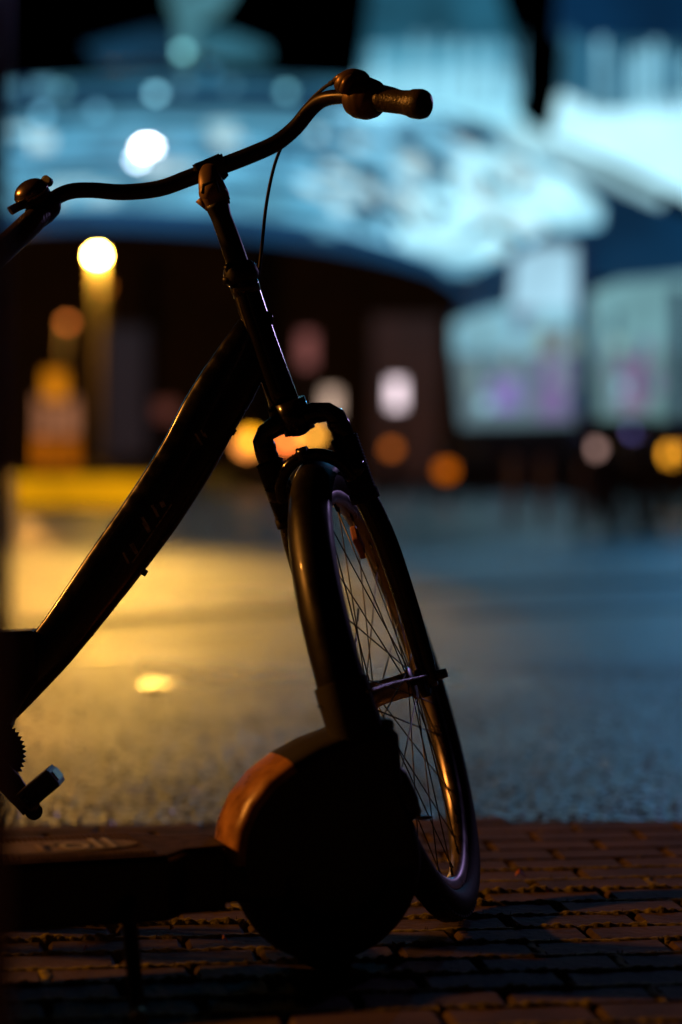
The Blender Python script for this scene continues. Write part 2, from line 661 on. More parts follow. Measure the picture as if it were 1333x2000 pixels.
# the cable run beneath the down tube
ptube(b, [(500, 752, D0 + .01, 3.2), (453, 843, D0 + .01, 3.2), (408, 925, D0 + .01, 3.2), (336, 1036, D0 + .01, 3.2), (272, 1118, D0 + .01, 3.2)], seg=8)
b.build('frame_cable', rubber, bike)
# worn lettering patches on the down tube
b = MB()
for (x, y, ln, wd, an) in ((303, 998, 26, 5, 62), (318, 985, 12, 9, 62), (287, 1030, 22, 8, 60), (280, 1015, 12, 5, 60), (262, 1072, 22, 8, 60), (246, 1090, 24, 4, 62), (388, 858, 26, 4, 60), (396, 846, 14, 3, 60), (402, 850, 10, 3, 60)):
    c = P(x, y, D0 - .0245)
    a = R(an)
    e1 = Vector((math.cos(a), 0, -math.sin(a)))
    e2 = Vector((math.sin(a), 0, math.cos(a)))
    b.box(c, (ln / 2 / PM, wd / 2 / PM, .0012), (e1, e2, Y))
for k in range(12):
    t = k / 11
    b.box(P(262 + (332 - 262) * t, 1094 + (990 - 1094) * t, D0 - .0225), (6.5 / PM, 1.2 / PM, .0012), (Vector((.56, 0, .83)), Vector((-.83, 0, .56)), Y))
b.build('frame_lettering', decal, bike)

# handlebar, stem, controls
b = MB()
bar = [(-60, 545, 3.50, 15), (-10, 500, 3.55, 15), (35, 462, 3.60, 15.5), (70, 425, 3.645, 15.5), (100, 392, 3.69, 15.5), (135, 374, 3.715, 15.5), (180, 371, 3.725, 15.5), (240, 375, 3.73, 16), (310, 368, 3.73, 16.5), (370, 347, 3.73, 17), (430, 325, 3.73, 17), (490, 302, 3.73, 17), (540, 279, 3.73, 16.5), (578, 248, 3.725, 16), (606, 214, 3.715, 15.5), (632, 194, 3.70, 15), (668, 188, 3.67, 14.5), (720, 191, 3.63, 14.5), (800, 201, 3.585, 14.5)]
ptube(b, bar, seg=24)
hb = b.build('handlebar', barm, bike)
b = MB()
ptube(b, [(468, 525, D0, 22), (449, 468, D0, 21), (433, 425, D0, 20), (424, 398, D0, 24)], seg=28)
st = b.build('stem', satin, bike)
b = MB()
ptube(b, [(426, 404, D0, 25), (420, 385, D0, 29), (413, 362, D0, 26), (408, 342, D0 + .01, 20), (409, 330, D0 + .03, 16)], seg=28, sub=3, flat=.75, up=Y)
b.ball(P(417, 376), (29 / PM, 26 / PM, 25 / PM))
ptube(b, [(390, 388, D0, 10), (398, 398, D0, 11), (446, 378, D0, 11)], seg=12, sub=1)
b.build('stem_head', mat('stem_head_lit', (.30, .20, .13), .42, .3, noise=.2, rvar=.1), st)  # head lighter and warmer than the stem: lamplight put into its colour
b = MB()
lv = [(398, 360), (421, 352), (426, 378)]
ptube(b, [(396, 378, D0 - .026, 3.5), (398, 361, D0 - .027, 3.5), (421, 352, D0 - .026, 3.5), (428, 376, D0 - .024, 3)], seg=8, sub=1)
b.build('latch', rubber, st)
b = MB()
e1 = (P(440, 318) - P(385, 338)).normalized()
c1, c2 = P(384, 341, 3.73), P(436, 318, 3.73)
b.tube([c1, c2], 21 / PM, seg=24)
b.box(P(411, 320, 3.725), (29 / PM, .016, 9 / PM), (e1, Y, e1.cross(Y) * -1))
ptube(b, [(425, 352, 3.73, 8), (437, 342, 3.73, 9), (443, 346, 3.73, 6)], seg=12)
b.build('bar_clamp', satin, st, bevel=.002)
# right grip with its flared end
b = MB()
ptube(b, [(742, 193, 3.62, 24), (760, 196, 3.61, 23), (785, 199, 3.595, 23), (800, 201, 3.587, 25), (808, 202, 3.582, 28), (822, 203, 3.573, 29), (831, 204, 3.568, 26), (836, 204, 3.565, 14)], seg=28, sub=3)
b.build('grip', gripm, bike)
b = MB()
ptube(b, [(85, 412, 3.655, 20), (60, 436, 3.625, 24), (20, 474, 3.585, 24), (-40, 528, 3.53, 25), (-50, 537, 3.52, 29), (-60, 546, 3.51, 26)], seg=28, sub=3)
b.build('grip', gripm, bike)
b = MB()
ptube(b, [(682, 187, 3.66, 19), (690, 189, 3.655, 34), (700, 190, 3.65, 40), (718, 192, 3.64, 41), (732, 193, 3.63, 36), (744, 195, 3.622, 25)], seg=28, sub=3)
ptube(b, [(667, 171, 3.65, 16), (676, 160, 3.64, 21), (690, 155, 3.64, 22), (706, 158, 3.64, 20), (716, 166, 3.64, 14)], seg=20, sub=3)
ptube(b, [(672, 178, 3.63, 10), (680, 160, 3.62, 12), (692, 150, 3.62, 8)], seg=14, sub=3)
ptube(b, [(654, 156, 3.66, 5), (664, 151, 3.65, 8), (680, 146, 3.645, 9), (700, 145, 3.65, 6)], seg=12, sub=3)
ptube(b, [(708, 148, 3.66, 5), (718, 150, 3.66, 5)], seg=10)
b.build('gear_shifter', mat('shifter_metal', (.16, .10, .06), .3, .5, noise=.3, rvar=.1), bike)
b = MB()
ptube(b, [(690, 175, 3.70, 8), (720, 168, 3.76, 7), (770, 176, 3.76, 6), (815, 196, 3.74, 5)], seg=12, flat=.6, up=Y)
b.build('brake_lever', satin, bike)
b = MB()
ptube(b, [(655, 158, 3.66, 3.6), (632, 172, 3.70, 3.6), (600, 203, 3.755, 3.6), (570, 250, 3.765, 3.6), (545, 298, 3.76, 3.4), (530, 348, 3.74, 3.4), (519, 410, 3.72, 3.4), (513, 470, 3.70, 3.4), (507, 525, 3.685, 3.4), (503, 550, 3.68, 3)], seg=8)
b.tube([P(656, 157, 3.66), P(645, 163, 3.675)], 5 / PM, seg=10)
b.tube([P(503, 532, 3.683), P(502, 546, 3.68)], 4 / PM, seg=10)
b.build('brake_cable', rubber, bike)
# bell and left controls
b = MB()
bd = Vector((-.42, -.45, .80)).normalized()
b1 = bd.cross(Y).normalized()
b2 = bd.cross(b1)
bc = P(60, 374, 3.64)
b.ball(bc, (34 / PM, 34 / PM, 22 / PM), (b1, b2, bd), 28, 16)
b.tube([bc - bd * .004, bc + bd * .001], 35.5 / PM, seg=28)
bell = b.build('bell', mat('bell_metal', (0.4, 0.3, 0.25), 0.22, 0.95, noise=.2, rvar=.08), bike)
b = MB()
b.tube([bc - bd * .001, bc - bd * .014], 34 / PM, seg=28)
b.tube([bc - bd * .010, P(82, 402, 3.67)], [.018, .012], seg=14)
ptube(b, [(88, 352, 3.65, 11), (97, 356, 3.66, 9)], seg=12)
b.build('bell_base', plast, bell)
b = MB()
ptube(b, [(52, 396, 3.62, 9), (34, 404, 3.61, 9), (20, 412, 3.60, 9)], seg=12, flat=.5, up=Y)
b.build('bell_lever', mat('grey_plastic', (.12, .11, .13), .5), bell)
b = MB()
ptube(b, [(104, 392, 3.68, 17), (96, 400, 3.67, 26), (82, 412, 3.66, 28), (70, 424, 3.645, 25), (64, 430, 3.64, 20)], seg=24, sub=3)
ptube(b, [(92, 420, 3.65, 10), (80, 432, 3.66, 12), (66, 446, 3.68, 10), (52, 470, 3.72, 7)], seg=12)
b.build('brake_lever', satin, bike)

# fork
lx = .0605
b = MB()
for sg in (-1, 1):
    pts = [S(0, .440), S(sg * .030, .4405), S(sg * .050, .435), S(sg * .0595, .424), S(sg * .0605, .408), S(sg * lx, .378)]
    b.tube(pts, [.019, .0160, .0148, .0155, .0165, .0165], seg=24, sub=1)
    b.ball(S(sg * .059, .414), .0168)
b.tube([S(0, .420), S(0, .47)], [.024, .024], seg=28)
b.ball(S(0, .432), (.024, .022, .018), (a_, f_, s_))
fork = b.build('fork', paint, bike)
for sg in (-1, 1):
    b = MB()
    pts, rr = [], []
    n = 34
    for k in range(n + 1):
        pts.append(S(sg * lx, .392 - .088 * k / n))
        rr.append(.0216 if k % 2 else .0196)
    b.tube(pts, rr, seg=24, sub=1)
    b.tube([S(sg * lx, .304), S(sg * lx, .290)], [.0225, .0225], seg=24)
    b.build('fork_boot', rubber, fork)
b = MB()
for sg in (-1, 1):
    b.tube([S(sg * lx, .298), S(sg * .0655, .26), S(sg * .0685, .20), S(sg * .0665, .10), S(sg * .062, .02), S(sg * .058, -.012)], [.0178, .0178, .0176, .0165, .0150, .0135], seg=24)
    b.box(S(sg * .053, -.004, .0), (.004, .014, .020), (a_, f_, s_))
# arch that bridges the two lowers over the mudguard
arc = []
for k in range(13):
    t = math.pi * k / 12
    arc.append(S(-math.cos(t) * .056, .330 + math.sin(t) * .056, -.022 - .012 * math.sin(t)))
b.tube(arc, .0098, seg=14, sub=2)
b.tube([S(-.008, .390, -.035), S(.008, .390, -.035)], .011, seg=14)
b.ball(S(-.060, .345, -.012), .019)
b.ball(S(.060, .345, -.012), .019)
b.build('fork_lowers', paint, fork)

# front wheel
RT = .362
b = MB()
tr = .0235
prof = []
for k in range(20):
    a = 2 * math.pi * k / 20
    prof.append((RT - tr + math.cos(a) * tr, math.sin(a) * tr * 1.02))
wheel = thing('front_wheel', None, None, HUB)
wheel.location = HUB - Vector(bike.location)
wheel.parent = bike
wheel['_b'] = tuple(HUB)


def tyre_mesh(C, ax, e1):
    m_ = MB()
    m_.rev(prof, C, ax, e1, seg=128)
    e2 = ax.cross(e1)
    # tread blocks
    for k in range(120):
        a = 2 * math.pi * k / 120
        for h, rr in ((-.011, RT - .0025), (0, RT + .0002), (.011, RT - .0025)):
            aa = a + (math.pi / 120 if h == 0 else 0)
            d = e1 * math.cos(aa) + e2 * math.sin(aa)
            t = -e1 * math.sin(aa) + e2 * math.cos(aa)
            m_.box(C + d * rr + ax * h, (.0018, .0065, .0038), (d, t, ax))
    return m_


def rim_mesh(C, ax, e1):
    m_ = MB()
    rp = [(.3175, -.0125), (.3175, .0125), (.3150, .0130), (.3050, .0125), (.2985, .0080), (.2965, .0), (.2985, -.0080), (.3050, -.0125), (.3150, -.0130)]
    m_.rev(rp, C, ax, e1, seg=128)
    return m_


def hub_mesh(C, ax, e1):
    m_ = MB()
    m_.rev([(.0, -.036), (.024, -.036), (.026, -.034), (.024, -.031), (.020, -.028), (.0185, -.015), (.0185, .015), (.020, .028), (.024, .031), (.026, .034), (.024, .036), (0, .036)], C, ax, e1, seg=32, closedprof=False)
    return m_


def spoke_mesh(C, ax, e1):
    m_ = MB()
    e2 = ax.cross(e1)
    n = 36
    for k in range(n):
        side = 1 if k % 2 else -1
        a = 2 * math.pi * k / n
        sh = R(62) * (1 if (k // 2) % 2 else -1)
        ah = a + sh
        p0 = C + (e1 * math.cos(ah) + e2 * math.sin(ah)) * .023 + ax * (.033 * side)
        p1 = C + (e1 * math.cos(a) + e2 * math.sin(a)) * .299 + ax * (.003 * side)
        m_.tube([p0, p1], .00115, seg=6, sub=1)
        d = (p1 - p0).normalized()
        m_.tube([p1 - d * .014, p1], .0023, seg=6, sub=1)
    return m_


tyre_mesh(HUB, a_, s_).build('tyre', tyrem, wheel)
rim_mesh(HUB, a_, s_).build('rim', rimm, wheel)
hub_mesh(HUB, a_, s_).build('hub', rimm, wheel)
spoke_mesh(HUB, a_, s_).build('spokes', steel, wheel)
b = MB()
rc = S(.004, .214, .125)
e1 = (rc - HUB).normalized()
e2 = a_.cross(e1)
b.box(rc, (.012, .023, .006), (e1, s_ * .8 + f_ * -.3, a_))
b.build('spoke_reflector', refl, wheel, bevel=.003)
b = MB()
b.tube([S(-.075, 0), S(.080, 0)], .005, seg=12)
b.tube([S(.060, 0), S(.070, 0)], .012, seg=6)
b.tube([S(.070, 0), S(.090, 0)], [.0085, .007], seg=14)
b.tube([S(-.060, 0), S(-.070, 0)], .012, seg=6)
b.tube([S(.044, -.004, 0), S(.052, -.004, 0)], .023, seg=22)
b.build('axle', mat('axle_steel', (.09, .08, .08), .35, .9, noise=.2), bike)

# mudguard: a curved channel from just past the crown to the near side, with a flap
b = MB()
mg = []
for k in range(15):
    t = -1 + 2 * k / 14
    mg.append((.378 - .024 * t * t - .010 * t ** 4, .0348 * t))
inner = [(r - .0016, h * .96) for r, h in mg[::-1]]
# angle 0 = s_ ; e2 = a_ x s_ = -f_?  choose sign so that positive goes to the near side
sgn = 1 if a_.cross(s_).dot(f_) < 0 else -1
a0, a1 = sorted((sgn * R(-26), sgn * R(78)))
b.rev(mg + inner, HUB, a_, s_, seg=90, a0=a0, a1=a1)
mud = b.build('mudguard', mat('mudguard_black', (.006, .005, .006), .40, 0, .15, noise=.3, rvar=.1), bike)
b = MB()
fl = [(r + .003, h * (1.12)) for r, h in mg]
fl2 = [(r - .002, h * 1.06) for r, h in mg[::-1]]
a0, a1 = sorted((sgn * R(73), sgn * R(86.5)))
b.rev(fl + fl2, HUB, a_, s_, seg=24, a0=a0, a1=a1)
b.build('mud_flap', rubber, mud)
b = MB()
for sg in (-1, 1):
    b.tube([S(sg * .066, .004, 0), S(sg * .048, .055, -.22), S(sg * .036, .082, -.352)], .0020, seg=8)
    b.tube([S(sg * .066, .004, 0), S(sg * .046, .10, .20)], .0018, seg=8) if sg < 0 else None
b.build('mudguard_stay', alu, mud)

# drive side: chainring, crank, pedal
b = MB()
C = P(-20, 1473, D0 - .05)
vs = []
n = 44
for k in range(n * 2):
    a = math.pi * k / n
    r = (71 if k % 2 else 64) / PM
    vs.append(C + Vector((math.cos(a), 0, math.sin(a))) * r)
b.prism(vs, (0, .004, 0))
b.build('chainring', satin, bike)
b = MB()
ptube(b, [(-20, 1473, D0 - .07, 15), (20, 1530, D0 - .07, 24), (60, 1582, D0 - .07, 18)], seg=16, flat=.6, up=Y)
b.tube([P(66, 1585, D0 - .085), P(66, 1585, D0 - .06)], 17 / PM, seg=20)
b.tube([P(62, 1584, D0 - .06), P(72, 1560, D0 - .16)], 9 / PM, seg=12)
crank = b.build('crank', satin, bike)
b = MB()
u1 = Vector((math.cos(R(40)), 0, math.sin(R(40))))
u2 = Vector((-math.sin(R(40)), 0, math.cos(R(40))))
ux = Vector((.25, -.95, .1)).normalized()
pc = P(80, 1538, D0 - .13)
b.box(pc + u2 * .012, (.029, .034, .0035), (u1, Y, u2))
b.box(pc - u2 * .012, (.029, .034, .0035), (u1, Y, u2))
b.box(pc + u1 * .027, (.003, .033, .013), (u1, Y, u2))
b.box(pc - u1 * .027, (.003, .033, .013), (u1, Y, u2))
b.box(pc, (.022, .028, .010), (u1, Y, u2))
b.build('pedal', plast, crank, bevel=.0015)
b = MB()
b.box(pc + u1 * .031, (.0016, .026, .008), (u1, Y, u2))
b.build('pedal_reflector', mat('white_reflector', (.5, .55, .6), .2, 0, .5), crank)

# rear wheel (out of frame)
C = P(-610, 1400)
C.z = RT
rear = thing('rear_wheel', None, None, C)
rear.location = C - Vector(bike.location)
rear.parent = bike
tyre_mesh(C, Y, Z).build('tyre', tyrem, rear)
rim_mesh(C, Y, Z).build('rim', rimm, rear)
hub_mesh(C, Y, Z).build('hub', rimm, rear)
spoke_mesh(C, Y, Z).build('spokes', steel, rear)

# ------------------------------------------------------------------ kick scooter
AS = R(18)
g_ = Vector((-math.cos(AS), -math.sin(AS), 0))
n_ = Vector((math.sin(AS), -math.cos(AS), 0))
O = W(640, 1690, 3.37)
O.z = 0


def F(l, h, t=0.0):
    return O + g_ * l + Z * h + n_ * t


sco = thing('electric_scooter', 'black shared electric scooter whose deck reads roll, parked in front of the bicycle wheel', 'scooter', O)
b = MB()
WR = .137
tp = [(WR - .034 + math.cos(2 * math.pi * k / 18) * .034, math.sin(2 * math.pi * k / 18) * .034) for k in range(18)]
b.rev(tp, F(0, WR), n_, Z, seg=64)
rw = b.build('wheel', tyrem, sco)
b = MB()
b.rev([(0, -.040), (.06, -.040), (.085, -.030), (.090, -.022), (.090, .022), (.085, .030), (.06, .040), (0, .040)], F(0, WR), n_, Z, seg=40, closedprof=False)
b.build('hub_motor', plast, rw)
prf = [(.152, .150), (.152, .165), (.147, .198), (.130, .234), (.104, .266), (.070, .290), (.030, .310), (-.010, .323), (-.045, .329), (-.078, .331), (-.088, .322), (-.091, .290), (-.093, .250)]
b = MB()
hw = .060
# top shell with rounded shoulders, then two side cheeks
rows = []
for i, (l, h) in enumerate(prf):
    p0 = prf[max(i - 1, 0)]
    p1 = prf[min(i + 1, len(prf) - 1)]
    t = Vector((p1[0] - p0[0], p1[1] - p0[1])).normalized()
    nx, nz = t.y, -t.x
    if nx * (l + .02) + nz * (h - .12) < 0:
        nx, nz = -nx, -nz
    row = []
    for (tt, dn) in ((-1.0, -.016), (-.97, -.007), (-.88, -.0015), (-.6, .0015), (0, .003), (.6, .0015), (.88, -.0015), (.97, -.007), (1.0, -.016)):
        row.append(F(l + nx * dn, h + nz * dn, tt * hw))
    rows.append(row)
def shell(r0, r1):
    m_ = MB()
    m_.add([p for r in rows[r0:r1 + 1] for p in r], [[i * 9 + q, (i + 1) * 9 + q, (i + 1) * 9 + q + 1, i * 9 + q + 1] for i in range(r1 - r0) for q in range(8)])
    return m_


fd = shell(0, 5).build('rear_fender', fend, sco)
shell(5, len(rows) - 1).build('fender_shaded', rubber, fd)  # rear of the same shell, black for the shade on it
for sgn2, q in ((-1, 0), (1, 8)):
    b = MB()
    edge = [r[q] for r in rows]
    low = [(-.105, .185), (-.112, .140), (-.06, .135), (0, .140), (.07, .135), (.13, .120)]
    poly = edge + [F(l, h, sgn2 * hw) for l, h in low]
    b.prism(poly, n_ * (-sgn2 * .004))
    b.build('fender_side', plast, fd)
b = MB()
b.box(F(-.055, .325, 0), (.030, .016, .045), (g_, Z, n_))
b.build('tail_light', plast, fd, bevel=.006)
# arm behind the fender with a small metal plate
b = MB()
arm = [F(-.088, .262, .0), F(-.100, .250, .0), F(-.118, .215, 0), F(-.132, .198, 0)]
b.tube(arm, [.016, .020, .019, .010], seg=14, flat=.8, up=n_)
b.tube([F(-.085, .245, .03), F(-.113, .205, .03)], .003, seg=8)
b.build('plate_holder', plast, fd)
b = MB()
b.tube([F(-.128, .199, 0), F(-.142, .194, 0), F(-.156, .195, 0)], [.009, .008, .004], seg=14, flat=.5, up=Z)
b.build('number_plate_clip', chrome, fd)
# deck
def deck_poly(h, grow=0.0):
    pts = [(.16, .052), (.22, .060), (.255, .104), (.86, .104), (.93, .060)]
    q = [F(l, h, t + grow) for l, t in pts] + [F(l, h, -t - grow) for l, t in pts[::-1]]
    return q


b = MB()
b.prism(deck_poly(.088), Z * .087)
b.box(F(.17, .125, 0), (.10, .028, .045), (g_, Z, n_))
dk = b.build('deck', plast, sco, bevel=.006)
mats = mat('grip_mat', (.07, .045, .03), .85, spec=.2, noise=.4, nscale=50, bump=.0006, bscale=300)
b = MB()
q = deck_poly(.1752, -.006)
b.prism(q, Z * .003)
# ribs running across the deck
k = 0
l = .27
while l < .90:
    b.box(F(l, .1792, 0), (.0022, .0018, .085), (g_, Z, n_))
    l += .0075
b.build('grip_mat', mats, dk)
# pale worn oval with the lettering
b = MB()
el = [F(.40 + .125 * math.cos(2 * math.pi * k / 40), .1815, .010 + .050 * math.sin(2 * math.pi * k / 40)) for k in range(40)]
b.prism(el, Z * .0008)
ov = b.build('deck_badge', mat('worn_grey_badge', (.22, .19, .17), .8, noise=.3, nscale=60), dk)


def text_mesh(s, name, m, off, h, parent, bold):
    cu = bpy.data.curves.new('t', 'FONT')
    cu.body = s
    cu.size = 1
    cu.offset = bold
    cu.extrude = .01
    cu.align_x = 'CENTER'
    cu.align_y = 'CENTER'
    o = bpy.data.objects.new('t', cu)
    col.objects.link(o)
    me = bpy.data.meshes.new_from_object(o.evaluated_get(bpy.context.evaluated_depsgraph_get()))
    bpy.data.objects.remove(o)
    bx = MB()
    k = 0
    wx = max(v.co.x for v in me.vertices) - min(v.co.x for v in me.vertices)
    hx = max(v.co.y for v in me.vertices) - min(v.co.y for v in me.vertices)
    sx, sy = .105 / wx, .080 / hx
    vs = [F(off - v.co.x * sx, h + v.co.z * .02, .010 - v.co.y * sy) for v in me.vertices]
    bx.add(vs, [list(p.vertices) for p in me.polygons], False)
    return bx.build(name, m, parent)


bpy.context.view_layer.update()
text_mesh('roll', 'letter_outline', mat('letter_black', (.01, .01, .01), .6), .358, .1827, ov, .03)
text_mesh('roll', 'lettering', mat('letter_grey', (.42, .37, .33), .5, noise=.2), .362, .1832, ov, .0)
# kickstand on the near side
b = MB()
k0 = W(252, 1785, 3.16)
k1 = W(268, 1960, 3.06)
k2 = W(272, 2010, 2.99)
k2.z = .005
b.tube([k0 + Z * .02 + Y * .05, k0, k1, k2], [.010, .011, .010, .012], seg=12)
b.build('kickstand', plast, sco)
# front end, out of frame
b = MB()
b.rev(tp, F(1.09, WR), n_, Z, seg=48)
b.build('wheel', tyrem, sco)
b = MB()
b.tube([F(.88, .13), F(.98, .22), F(1.04, .34), F(.99, .62)], [.035, .035, .03, .026], seg=20)
for sg in (-1, 1):
    b.tube([F(1.04, .34, sg * .03), F(1.06, .26, sg * .055), F(1.09, WR, sg * .055)], .012, seg=12)
b.tube([F(.99, .62), F(.90, 1.12)], [.026, .022], seg=20)
b.build('steering_column', plast, sco)
b = MB()
b.tube([F(.88, 1.13, -.24), F(.90, 1.13, 0), F(.88, 1.13, .24)], .014, seg=14)
b.build('handlebar', plast, sco)

# ------------------------------------------------------------------ post at the left edge, close to the camera
b = MB()
pd = 2.0
px0 = W(-26, 880, pd).x
b.tube([(px0, pd, -.01), (px0, pd, 2.4)], .0185, seg=28, sub=1)
b.tube([(px0, pd, -.012), (px0, pd, .02)], .04, seg=28, sub=1)
b.tube([(px0, pd, 2.4), (px0, pd, 2.42)], [.0185, .004], seg=28, sub=1)
tag(b.build('metal_post', mat('post_paint', (.35, .28, .5), .35, .2, noise=.2), loc=(px0, pd, 0)), 'slim dark violet metal post at the left edge, nearest thing to the viewer', 'post')

# ------------------------------------------------------------------ background: the big lit station roof
def bgp(mb, poly, d, th=0.5, skew=0.0):
    mb.prism([W(x, y, d) for x, y in poly], (0, th, 0))


DB = 46.0
hall = thing('station_hall', 'huge curved station roof glowing pale cyan across the top of the picture', 'station building', (0, DB, 0))


def part(name, m, poly, d=DB, th=.5, parent=hall):
    b_ = MB()
    bgp(b_, poly, d, th)
    return b_.build(name, m, parent)


def curve(pts, x0, x1, n=24):
    """sample a polyline of (x, y)"""
    out = []
    for k in range(n + 1):
        x = x0 + (x1 - x0) * k / n
        for (xa, ya), (xb, yb) in zip(pts, pts[1:]):
            if xa <= x <= xb:
                t = (x - xa) / (xb - xa)
                t2 = t
                out.append((x, ya + (yb - ya) * t2))
                break
    return out


def band(name, m, top, bot, x0, x1, d, th=.6):
    t = curve(top, x0, x1)
    q = curve(bot, x0, x1)
    b_ = MB()
    n = len(t)
    vs = [W(x, y, d) for x, y in t] + [W(x, y, d) for x, y in q]
    vs += [v + Vector((0, th, 0)) for v in vs]
    fs = []
    for i in range(n - 1):
        fs += [[i, i + 1, n + i + 1, n + i], [2 * n + i, 2 * n + i + 1, 3 * n + i + 1, 3 * n + i],
               [i, i + 1, 2 * n + i + 1, 2 * n + i], [n + i, n + i + 1, 3 * n + i + 1, 3 * n + i]]
    fs += [[0, n, 3 * n, 2 * n], [n - 1, 2 * n - 1, 4 * n - 1, 3 * n - 1]]
    b_.add(vs, fs, False)
    return b_.build(name, m, hall)


XL = -900


def cv(y0, y3, y6, y9=None):
    # an arched line: values at x = XL, 300, 660
    return [(XL, y0 + 130), (-300, y0 + 30), (0, y0), (150, (y0 + y3) / 2 - 2), (300, y3), (480, (y3 + y6) / 2 - 3), (700, y6), (900, y6 + (y6 - y3) * .9)]


c0 = cv(163, 146, 158)
c1 = cv(196, 184, 192)
c2 = cv(226, 212, 222)
c3 = cv(246, 236, 248)
c4 = cv(302, 292, 306)
c5 = cv(330, 318, 336)
c6 = cv(404, 398, 440)
rim = [(XL, 640), (-300, 485), (0, 446), (200, 438), (400, 450), (600, 474), (750, 502), (850, 532), (925, 585)]
rimt = [(XL, 600), (-300, 445), (0, 408), (200, 401), (400, 412), (600, 432), (750, 472), (850, 508), (925, 570)]
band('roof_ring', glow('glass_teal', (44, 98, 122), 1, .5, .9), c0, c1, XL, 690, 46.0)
band('roof_beam', glow('deep_blue_beam', (2, 34, 62), 1, .3), c1, c2, XL, 690, 45.8)  # beams glow as well, their lit tone painted as emission
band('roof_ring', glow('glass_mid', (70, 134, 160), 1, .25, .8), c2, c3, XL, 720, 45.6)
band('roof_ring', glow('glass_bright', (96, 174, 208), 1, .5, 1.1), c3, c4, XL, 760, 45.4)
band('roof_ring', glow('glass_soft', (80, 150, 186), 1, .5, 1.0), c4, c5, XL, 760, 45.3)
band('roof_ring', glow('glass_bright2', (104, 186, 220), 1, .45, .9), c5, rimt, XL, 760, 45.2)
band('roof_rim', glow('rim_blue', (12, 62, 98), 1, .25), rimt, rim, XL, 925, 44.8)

for ya, yb, dd in ((256, 268, 44.9), (298, 312, 44.88), (350, 362, 44.86), (168, 178, 44.84)):
    band('roof_purlin', glow('purlin_blue', (8, 58, 92), 1), cv(ya + 6, ya - 8, ya + 12), cv(yb + 6, yb - 8, yb + 12), XL, 690, dd, .1)
rq = random.Random(11)
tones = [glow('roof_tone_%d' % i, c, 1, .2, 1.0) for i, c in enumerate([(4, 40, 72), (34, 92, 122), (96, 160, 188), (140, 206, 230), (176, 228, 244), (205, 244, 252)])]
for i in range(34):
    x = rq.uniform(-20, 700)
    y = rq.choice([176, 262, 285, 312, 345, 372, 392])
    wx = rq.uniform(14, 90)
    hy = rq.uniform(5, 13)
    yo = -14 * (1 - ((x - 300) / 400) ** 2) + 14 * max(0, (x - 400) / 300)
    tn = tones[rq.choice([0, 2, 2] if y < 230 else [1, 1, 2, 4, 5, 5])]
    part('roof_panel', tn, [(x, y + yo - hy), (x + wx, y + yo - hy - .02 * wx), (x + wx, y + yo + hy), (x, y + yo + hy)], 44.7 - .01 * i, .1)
# the bright spherical lattice in the middle
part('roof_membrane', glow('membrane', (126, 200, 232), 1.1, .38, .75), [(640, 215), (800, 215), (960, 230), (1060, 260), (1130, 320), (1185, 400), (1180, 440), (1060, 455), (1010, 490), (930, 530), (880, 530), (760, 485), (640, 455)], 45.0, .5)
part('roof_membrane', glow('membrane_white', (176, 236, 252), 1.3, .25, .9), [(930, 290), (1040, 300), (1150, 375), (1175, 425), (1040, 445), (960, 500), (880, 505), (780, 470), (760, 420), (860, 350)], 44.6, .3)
dkspot = glow('dim_blue_glass', (48, 100, 128), 1, .3)  # darker glass tone for the roof openings
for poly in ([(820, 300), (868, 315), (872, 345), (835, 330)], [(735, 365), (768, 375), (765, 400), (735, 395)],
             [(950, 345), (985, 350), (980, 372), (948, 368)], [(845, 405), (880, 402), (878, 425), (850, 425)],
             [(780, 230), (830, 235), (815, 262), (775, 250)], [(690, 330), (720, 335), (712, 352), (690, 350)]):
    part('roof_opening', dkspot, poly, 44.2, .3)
for i in range(60):
    x = rq.uniform(600, 1130)
    y0_ = 225 + max(0, (x - 900) * .55)
    y1_ = min(500, 455 + max(0, (x - 760) * .4))
    y = rq.uniform(y0_, y1_)
    r1, r2, aa = rq.uniform(10, 44), rq.uniform(6, 16), rq.uniform(.2, .9)
    pts = [(x + r1 * math.cos(t) * math.cos(aa) - r2 * math.sin(t) * math.sin(aa), y + r1 * math.cos(t) * math.sin(aa) + r2 * math.sin(t) * math.cos(aa)) for t in [k * math.pi / 4 for k in range(8)]]
    bright = rq.random() < .38
    part('roof_panel', tones[5] if bright else tones[rq.choice([0, 0, 1, 1, 2])], pts, 44.4 - .006 * i, .1)
for (x, y, r1, r2, aa, q) in ((705, 262, 60, 12, .25, 0), (800, 285, 46, 13, .5, 0), (720, 345, 40, 12, .6, 0), (855, 325, 34, 15, .4, 0), (900, 262, 55, 11, .45, 0), (770, 420, 36, 12, .7, 1),
                              (965, 355, 26, 12, .5, 1), (865, 412, 24, 12, .3, 1), (640, 300, 50, 9, .2, 0), (1000, 300, 44, 10, .5, 1), (600, 400, 60, 10, .2, 1), (930, 455, 40, 9, -.5, 1)):
    pts = [(x + r1 * math.cos(t) * math.cos(aa) - r2 * math.sin(t) * math.sin(aa), y + r1 * math.cos(t) * math.sin(aa) + r2 * math.sin(t) * math.cos(aa)) for t in [k * math.pi / 5 for k in range(10)]]
    part('roof_opening', tones[q], pts, 44.05, .06)
for i in range(16):
    x = 712 + i * 20
    part('roof_rib', tones[rq.choice([1, 2, 2, 3])], [(x, 60 + rq.uniform(0, 50)), (x + 8, 60 + rq.uniform(0, 50)), (x + 6, 190 + rq.uniform(0, 20)), (x - 2, 190 + rq.uniform(0, 20))], 43.7, .1)
for i in range(13):
    x = 1150 + i * 21
    y = rq.uniform(70, 120)
    part('roof_rib', tones[rq.choice([1, 2, 3, 3])], [(x, y), (x + 11, y), (x + 13, 215), (x - 2, 215)], 43.7, .1)
